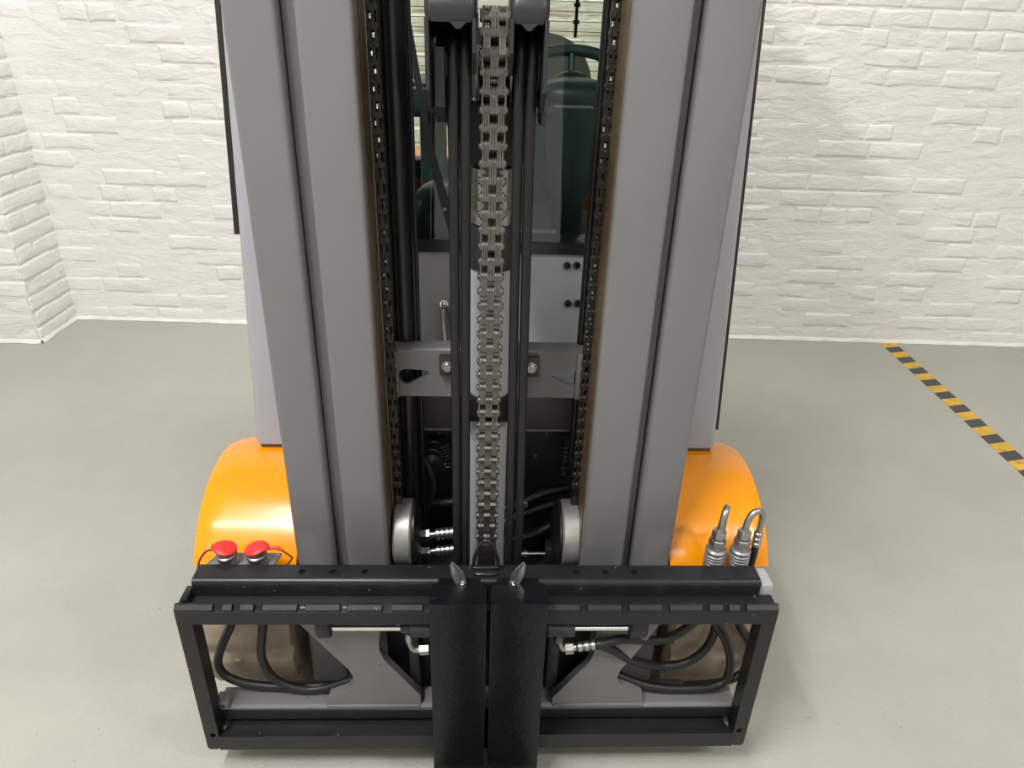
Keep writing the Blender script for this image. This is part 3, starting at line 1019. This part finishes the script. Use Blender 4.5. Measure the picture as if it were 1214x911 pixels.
# ------------------------------------------------------------------ carriage (part of the truck)
NOTCH = [(-0.505, -0.486), (-0.469, -0.453), (-0.429, -0.411), (-0.348, -0.331), (-0.268, -0.251), (-0.189, -0.170), (-0.112, -0.093),
         (0.188, 0.204), (0.268, 0.284), (0.347, 0.363), (0.425, 0.440), (0.465, 0.478), (0.499, 0.513)]
bm = B()
XL, XR = -0.5755, 0.5755
ZL = 0.483
prism(bm, [(0.0, 0.440), (0.0, 0.470), (0.011, 0.4735), (0.045, 0.4735), (0.045, 0.440)], 0, XL, XR)
edges = [XL] + [v for n_ in NOTCH for v in n_] + [XR]
for a, b in zip(edges[0::2], edges[1::2]):
    prism(bm, [(0.0005, 0.468), (0.0005, 0.4765), (0.0075, ZL), (0.013, ZL), (0.016, 0.472), (0.016, 0.468)], 0, a, b)
car = part('carriage_frame', bm, 'black', label='black notched upper bar of the fork carriage')
bm = B()
lathe(bm, [(0.006, 0), (0.006, 0.003)], (-0.339, 0.009, 0.4695), (0, -0.5, 1), 12)
lathe(bm, [(0.006, 0), (0.006, 0.003)], (-0.260, 0.009, 0.4695), (0, -0.5, 1), 12)
part('notch_stop', bm, 'black', car)
for s, xa, xb in ((-1, XL, -0.547), (1, 0.547, XR)):
    bm = B()
    ch = 0.006
    inner = xb if s < 0 else xa
    outer = xa if s < 0 else xb
    prism(bm, [(outer, 0.4405), (outer, 0.086), (outer - s * 0.004, 0.080), (outer - s * 0.022, 0.080), (inner, 0.090), (inner, 0.43), (inner - s * 0.0, 0.4405)], 1, 0.0, 0.037)
    post = part('carriage_side_post', bm, 'black', car)
    bmc = B()
    lathe(bmc, [(0.0062, -0.01), (0.0062, 0.03)], (outer - s * 0.0165, 0, 0.124 if s < 0 else 0.127), (0, 1, 0), 20)
    cut(post, [bmc])
bm = B()
box(bm, -0.551, 0.551, 0.0002, 0.052, 0.077, 0.1185)
part('carriage_lower_bar', bm, 'black', car)
bm = B()
for x0 in (-0.548, 0.534):
    blob(bm, (x0 + 0.006, 0.03, 0.121), 0.008, 0.016, 0.007, 2, 10, 6)
part('weld_bead', bm, 'darksteel', car)
bm = B()
prism(bm, [(0.052, 0.122), (0.040, 0.122), (0.037, 0.128), (0.037, 0.160), (0.042, 0.166), (0.086, 0.166), (0.086, 0.122)], 0, -0.553, 0.555)
rb = part('carriage_rear_bar', bm, 'plate', car, 'grey lower bar behind the black frame')
bm = B()
box(bm, -0.555, -0.530, 0.030, 0.060, 0.166, 0.186, 0.0015, 1)
part('bar_front_shade', one(box, -0.552, 0.554, 0.0345, 0.0375, 0.128, 0.156, 0.001, 1), 'black', rb)  # added black strip: shade on the front of the grey bar
blk = part('stop_block', bm, 'plate', car)
bmc = B()
lathe(bmc, [(0.006, -0.02), (0.006, 0.02)], (-0.5425, 0.030, 0.174), (0, 1, 0), 16)
cut(blk, [bmc])

PL = [(-0.366, 0.408), (-0.272, 0.27), (-0.2645, 0.247), (-0.2675, 0.229), (-0.279, 0.211), (-0.32, 0.191), (-0.328, 0.163), (-0.126, 0.162), (-0.127, 0.194), (-0.173, 0.262), (-0.188, 0.283), (-0.199, 0.302), (-0.206, 0.325), (-0.2065, 0.345), (-0.203, 0.37), (-0.192, 0.42), (-0.366, 0.42)]
PR = [(0.155, 0.160), (0.154, 0.184), (0.203, 0.256), (0.221, 0.281), (0.231, 0.305), (0.2345, 0.33), (0.232, 0.357), (0.238, 0.42), (0.365, 0.42), (0.365, 0.406), (0.314, 0.302), (0.294, 0.268), (0.289, 0.244), (0.298, 0.221), (0.349, 0.192), (0.355, 0.159)]
for P_ in (PL, PR):
    bm = B()
    prism(bm, P_, 1, 0.040, 0.060, 0.0008, 1)
    fpz = part('carriage_foot_plate', bm, 'plate', car, 'grey curved web plate of the carriage')
    xs = [p[0] for p in P_ if p[1] < 0.2]
    part('weld_seam', one(box, min(xs) + 0.002, max(xs) - 0.002, 0.036, 0.044, 0.160, 0.167, 0.002), 'plate', car)

# top beam across the carriage
bm = B()
prof = [(0.040, 0.466)]
for i in range(7):
    t = pi - (pi / 2) * i / 6
    prof.append((0.050 + 0.010 * cos(t), 0.502 + 0.010 * sin(t)))
prof += [(0.086, 0.512), (0.086, 0.466)]
prism(bm, prof, 0, -0.5525, 0.5490, 0.001, 1)
beam = part('carriage_top_beam', bm, 'black', car, 'rounded black beam across the top of the carriage')
cuts = []
hx = []
for px_ in (-0.349, -0.290, -0.228, 0.187, 0.2435, 0.300):
    bmc = B()
    lathe(bmc, [(0.0068, -0.012), (0.0068, 0.02)], (px_ + 0.0, 0.066, 0.512), (0, 0, 1), 16)
    cuts.append(bmc)
    hx.append(px_)
cut(beam, cuts)
for px_ in hx:
    bm = B()
    lathe(bm, [(0.0058, -0.013), (0.0058, -0.005), (0.0032, -0.005), (0.003, -0.009)], (px_, 0.066, 0.512), (0, 0, 1), 14)
    part('beam_screw', bm, 'black', car)
part('beam_end_block', one(box, 0.5495, 0.578, 0.046, 0.098, 0.452, 0.497, 0.004), 'alu', car, 'pale aluminium block on the right end of the beam')
part('bar_end_lug', one(box, -0.566, -0.5535, 0.016, 0.05, 0.474, 0.492, 0.002), 'black', car)

# lifting eye in front of the chain end
bm = B()
e0 = Vector((0.0075, 0.062, 0.518))
pts = []
for i in range(17):
    t = -0.62 + (pi + 1.24) * i / 16
    pts.append(e0 + Vector((0.0245 * cos(t) * (1.0 if sin(t) < 0.2 else 1.0 - 0.22 * sin(t)), 0.010 + 0.006 * sin(t), 0.010 + 0.052 * max(sin(t), -0.15))))
pts.append(pts[0])
tube(bm, pts, 0.0036, 10, n=4)
part('lifting_eye', bm, 'tube', car)
part('eye_plinth', one(blob, (0.0075, 0.064, 0.513), 0.028, 0.012, 0.006, 2.6, 20, 8), 'black', car)

# fork positioner rods and their heads
for xa, xb, body, head in ((-0.290, -0.158, (-0.158, -0.085), (-0.322, -0.290)), (0.184, 0.291, (0.112, 0.184), (0.291, 0.330))):
    part('positioner_rod', one(lathe, [(0.0062, xa), (0.0062, xb)], (0, 0.022, 0.409), (1, 0, 0), 18), 'chrome', car, 'bright chrome cylinder rod')
    bm = B()
    r = 0.0185
    lathe(bm, [(0.009, body[0] + 0.0), (r * 0.6, body[0] + 0.004), (r * 0.6, body[0] + 0.018), (r, body[0] + 0.019), (r, body[1])], (0, 0.022, 0.409), (1, 0, 0), 24)
    part('positioner_cylinder', bm, 'plastic', car)
    bm = B()
    box(bm, head[0], head[1], 0.006, 0.040, 0.392, 0.44, 0.008, 3)
    part('rod_bracket', bm, 'black', car)
# black backing between the web plates
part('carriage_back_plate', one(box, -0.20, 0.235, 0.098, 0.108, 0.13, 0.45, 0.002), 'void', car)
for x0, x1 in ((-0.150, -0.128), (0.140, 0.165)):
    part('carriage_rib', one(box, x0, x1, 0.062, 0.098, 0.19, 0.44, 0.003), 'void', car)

# elbow fittings
bm = B()
tube(bm, [(-0.142, 0.026, 0.39), (-0.141, 0.024, 0.368), (-0.134, 0.022, 0.352), (-0.118, 0.022, 0.349), (-0.106, 0.022, 0.351)], 0.0075, 12)
lathe(bm, [(0.010, 0), (0.010, 0.014)], (-0.142, 0.026, 0.372), (0, 0, 1), hexa=True)
lathe(bm, [(0.0115, 0), (0.0115, 0.018)], (-0.122, 0.022, 0.3495), (1, 0, 0.1), hexa=True)
part('elbow_fitting', bm, 'zinc', car)
bm = B()
tube(bm, [(0.156, 0.026, 0.39), (0.157, 0.024, 0.368), (0.164, 0.022, 0.353), (0.180, 0.022, 0.353), (0.192, 0.022, 0.355)], 0.0075, 12)
lathe(bm, [(0.010, 0), (0.010, 0.016)], (0.156, 0.026, 0.368), (0, 0, 1), hexa=True)
lathe(bm, [(0.0125, 0), (0.0125, 0.016)], (0.170, 0.022, 0.352), (1, 0, 0.1), hexa=True)
ribbed(bm, (0.193, 0.022, 0.3555), (1, 0, 0.17), 0.040, 0.0105, 3)
part('elbow_fitting', bm, 'zinc', car)
part('hose_sleeve', one(lathe, [(0.0105, 0), (0.0115, 0.004), (0.0115, 0.014), (0.0105, 0.018)], (0.232, 0.022, 0.362), (1, 0, 0.1), 16), 'rubber', car)

hr = 0.0092
def hose(pts): return part('carriage_hose', one(tube, pts, hr, 12), 'rubber', car)
hose([(-0.505, 0.10, 0.43), (-0.508, 0.085, 0.375), (-0.516, 0.08, 0.348), (-0.542, 0.08, 0.293), (-0.555, 0.078, 0.243), (-0.538, 0.076, 0.208), (-0.488, 0.075, 0.187), (-0.40, 0.074, 0.180), (-0.29, 0.075, 0.187), (-0.20, 0.08, 0.19)])
hose([(-0.437, 0.09, 0.44), (-0.440, 0.075, 0.393), (-0.450, 0.07, 0.335), (-0.457, 0.068, 0.279), (-0.444, 0.066, 0.226), (-0.407, 0.066, 0.191), (-0.354, 0.068, 0.180), (-0.286, 0.072, 0.200), (-0.21, 0.08, 0.23)])
hose([(0.235, 0.022, 0.362), (0.262, 0.03, 0.362), (0.295, 0.036, 0.362), (0.366, 0.055, 0.338), (0.411, 0.062, 0.351), (0.45, 0.07, 0.391), (0.47, 0.09, 0.44)])
hose([(0.225, 0.03, 0.355), (0.262, 0.034, 0.338), (0.32, 0.05, 0.285), (0.39, 0.075, 0.24), (0.449, 0.08, 0.246), (0.487, 0.08, 0.297), (0.496, 0.085, 0.371), (0.495, 0.1, 0.44)])
hose([(0.47, 0.1, 0.44), (0.487, 0.08, 0.372), (0.52, 0.075, 0.315), (0.541, 0.075, 0.252), (0.538, 0.07, 0.203), (0.507, 0.066, 0.185), (0.433, 0.064, 0.182), (0.364, 0.066, 0.190), (0.300, 0.072, 0.215), (0.25, 0.085, 0.24)])
hose([(0.545, 0.11, 0.44), (0.549, 0.1, 0.35), (0.576, 0.1, 0.301), (0.60, 0.1, 0.255), (0.585, 0.085, 0.215), (0.54, 0.08, 0.185), (0.45, 0.075, 0.176)])

# capped quick couplings on their bracket, left
bm = B()
prism(bm, [(-0.560, 0.088), (-0.420, 0.088), (-0.409, 0.142), (-0.535, 0.142)], 2, 0.488, 0.494, 0.001, 1)
part('coupling_bracket', bm, 'mast', car, 'grey bracket carrying the red capped couplings')
for x in (-0.5075, -0.4485):
    bm = B()
    lathe(bm, [(0.021, 0.494), (0.021, 0.499), (0.018, 0.500), (0.018, 0.508), (0.0205, 0.510), (0.0205, 0.516), (0.018, 0.518), (0.018, 0.530)], (x, 0.112, 0), seg=28)
    q = part('capped_coupling', bm, 'steel', car)
    bm = B()
    s = -1 if x < -0.48 else 1
    rr = []
    seg = 28
    prof = [(0.0185, 0.5275), (0.0215, 0.5285), (0.0218, 0.532), (0.019, 0.5345), (0.009, 0.536), (0.0, 0.5362)]
    for r_, h in prof:
        row = []
        for k in range(seg):
            t = 2 * pi * k / seg
            stretch = 1 + 0.28 * max(0, cos(t) * s) ** 6
            row.append(bm.verts.new((x + r_ * cos(t) * stretch, 0.112 + r_ * sin(t), h + (0.004 * cos(t) * s if r_ > 0 else 0))))
        rr.append(row)
    for a_, b_ in zip(rr, rr[1:]):
        for k in range(seg):
            bm.faces.new((a_[k], a_[(k + 1) % seg], b_[(k + 1) % seg], b_[k]))
    bm.faces.new(list(reversed(rr[0])))
    bmesh.ops.remove_doubles(bm, verts=rr[-1], dist=1e-4)
    bmesh.ops.recalc_face_normals(bm, faces=bm.faces[:])
    part('dust_cap', bm, 'red', car, 'red rubber dust cap')
part('cap_cord', one(tube, [(-0.533, 0.112, 0.527), (-0.545, 0.110, 0.524), (-0.558, 0.105, 0.508), (-0.563, 0.100, 0.488), (-0.556, 0.095, 0.47)], 0.0022, 8), 'darkred', car)
part('cap_cord', one(tube, [(-0.423, 0.112, 0.530), (-0.408, 0.112, 0.532), (-0.398, 0.112, 0.526)], 0.0036, 8), 'red', car)
part('cap_cord', one(tube, [(-0.400, 0.112, 0.528), (-0.382, 0.112, 0.510), (-0.380, 0.110, 0.506), (-0.390, 0.104, 0.492), (-0.405, 0.098, 0.475)], 0.0020, 8), 'darkred', car)
# open quick couplings with bent pipes, right
for i, x in enumerate((0.4745, 0.5255)):
    bm = B()
    pr = [(0.0185, 0.455)]
    for k in range(9):
        z0 = 0.462 + k * 0.007
        pr += [(0.0188, z0), (0.0208, z0 + 0.0012), (0.0208, z0 + 0.0052), (0.0188, z0 + 0.0064)]
    pr += [(0.0205, 0.527), (0.0205, 0.533), (0.018, 0.536), (0.0165, 0.534), (0.0145, 0.535), (0.0145, 0.546)]
    lathe(bm, pr, (x, 0.112, 0), seg=32)
    q = part('quick_coupling', bm, 'coupler', car)
    bm = B()
    lathe(bm, [(0.015, 0), (0.0172, 0.002), (0.0172, 0.014), (0.015, 0.016)], (x, 0.112, 0.545), (0, 0, 1), hexa=True)
    lathe(bm, [(0.0125, 0), (0.0140, 0.001), (0.0140, 0.017), (0.0125, 0.019)], (x, 0.112, 0.562), (0, 0, 1), hexa=True)
    part('coupling_nut', bm, 'zinc', car)
    if i == 0:
        pts = [(x, 0.112, 0.578), (x + 0.002, 0.112, 0.600), (x + 0.006, 0.118, 0.617), (x + 0.013, 0.130, 0.622), (x + 0.018, 0.142, 0.610), (x + 0.019, 0.146, 0.585), (x + 0.019, 0.147, 0.55)]
    else:
        pts = [(x, 0.112, 0.578), (x + 0.001, 0.112, 0.598), (x + 0.007, 0.114, 0.616), (x + 0.019, 0.118, 0.624), (x + 0.031, 0.122, 0.617), (x + 0.035, 0.124, 0.598), (x + 0.035, 0.124, 0.565)]
    part('bent_pipe', one(tube, pts, 0.0068, 12), 'zinc', car)
    e = pts[-1]
    bm = B()
    ribbed(bm, (e[0], e[1], e[2] + 0.003), (0, 0, -1), 0.038, 0.0092, 3)
    part('hose_ferrule', bm, 'zinc', car)
    part('carriage_hose', one(tube, [(e[0], e[1], e[2] - 0.03), (e[0], e[1], e[2] - 0.06), (e[0] - 0.004, e[1], 0.45), (e[0] - 0.02, e[1] - 0.01, 0.40)], 0.0078, 10), 'rubber', car)

# ------------------------------------------------------------------ forks
def fork(x0, x1, label, hand):
    root = bpy.data.objects.new('fork', None)
    C.objects.link(root)
    p = Vector(((x0 + x1) / 2, -0.05, 0))
    root.location = p
    WLOC[root.name] = p
    root['label'] = label
    root['category'] = 'fork'
    root['group'] = 'lifting forks on the carriage'
    bm = B()
    yb, yf = -0.0015, -0.0455
    prof = [(yb, 0.536), (yf + 0.0, 0.536), (yf, 0.098)]
    for i in range(1, 6):
        t = (pi / 2) * i / 6
        prof.append((yf - 0.045 + 0.045 * cos(t), 0.098 - 0.045 * sin(t)))
    prof += [(-0.10, 0.053), (-0.88, 0.030), (-0.90, 0.016), (-0.10, 0.008), (-0.06, 0.010), (-0.028, 0.022), (-0.008, 0.045), (yb, 0.07)]
    prism(bm, prof, 0, x0, x1, 0.0025, 2)
    obj('fork_arm', bm, M['fork'], root)
    bm = B()
    box(bm, x0 + 0.002, x1 - 0.002, -0.004, 0.0085, 0.4865, 0.5358, 0.002, 2)
    box(bm, x0 + 0.012, x1 - 0.012, 0.004, 0.034, 0.514, 0.528, 0.002, 1)
    obj('fork_hook', bm, M['fork'], root)
    # latch lever standing on the fork
    bm = B()
    xl = x0 + 0.058 if hand < 0 else x1 - 0.062
    s = hand
    lean = Vector((s * 0.020, -0.004, 0.050))
    base = Vector((xl, 0.014, 0.528))
    wv = Vector((1, 0, 0)) * 0.0085
    rows = []
    for i in range(7):
        u = i / 6
        c = base + Vector((s * 0.020 * u ** 1.4, -0.003 + 0.006 * u, 0.052 * u))
        wd = 0.0085 + 0.0022 * sin(pi * min(1, u * 1.15)) - 0.0062 * max(0, (u - 0.5) / 0.5) ** 1.8
        curl = 0.0035
        rows.append([bm.verts.new(c + Vector((k * wd, (abs(k) * -curl), 0.004 * k * s * -1))) for k in (-1, -0.55, 0, 0.55, 1)])
    for a_, b_ in zip(rows, rows[1:]):
        for k in range(4):
            bm.faces.new((a_[k], a_[k + 1], b_[k + 1], b_[k]))
    bmesh.ops.recalc_face_normals(bm, faces=bm.faces[:])
    bmesh.ops.solidify(bm, geom=bm.faces[:], thickness=0.0016)
    obj('latch_lever', bm, M['zinc'], root, 'bright zinc latch lever')
    bm = B()
    lathe(bm, [(0.0028, 0), (0.0028, 0.004), (0.0015, 0.005)], (xl, 0.008, 0.534), (0, -1, 0.3), 10)
    obj('latch_pin', bm, M['chrome'], root)
    return root
fork(-0.0950, 0.0095, 'black steel fork hanging on the carriage, the left one of the touching pair', -1)
fork(0.0165, 0.1210, 'black steel fork hanging on the carriage, the right one of the touching pair', 1)
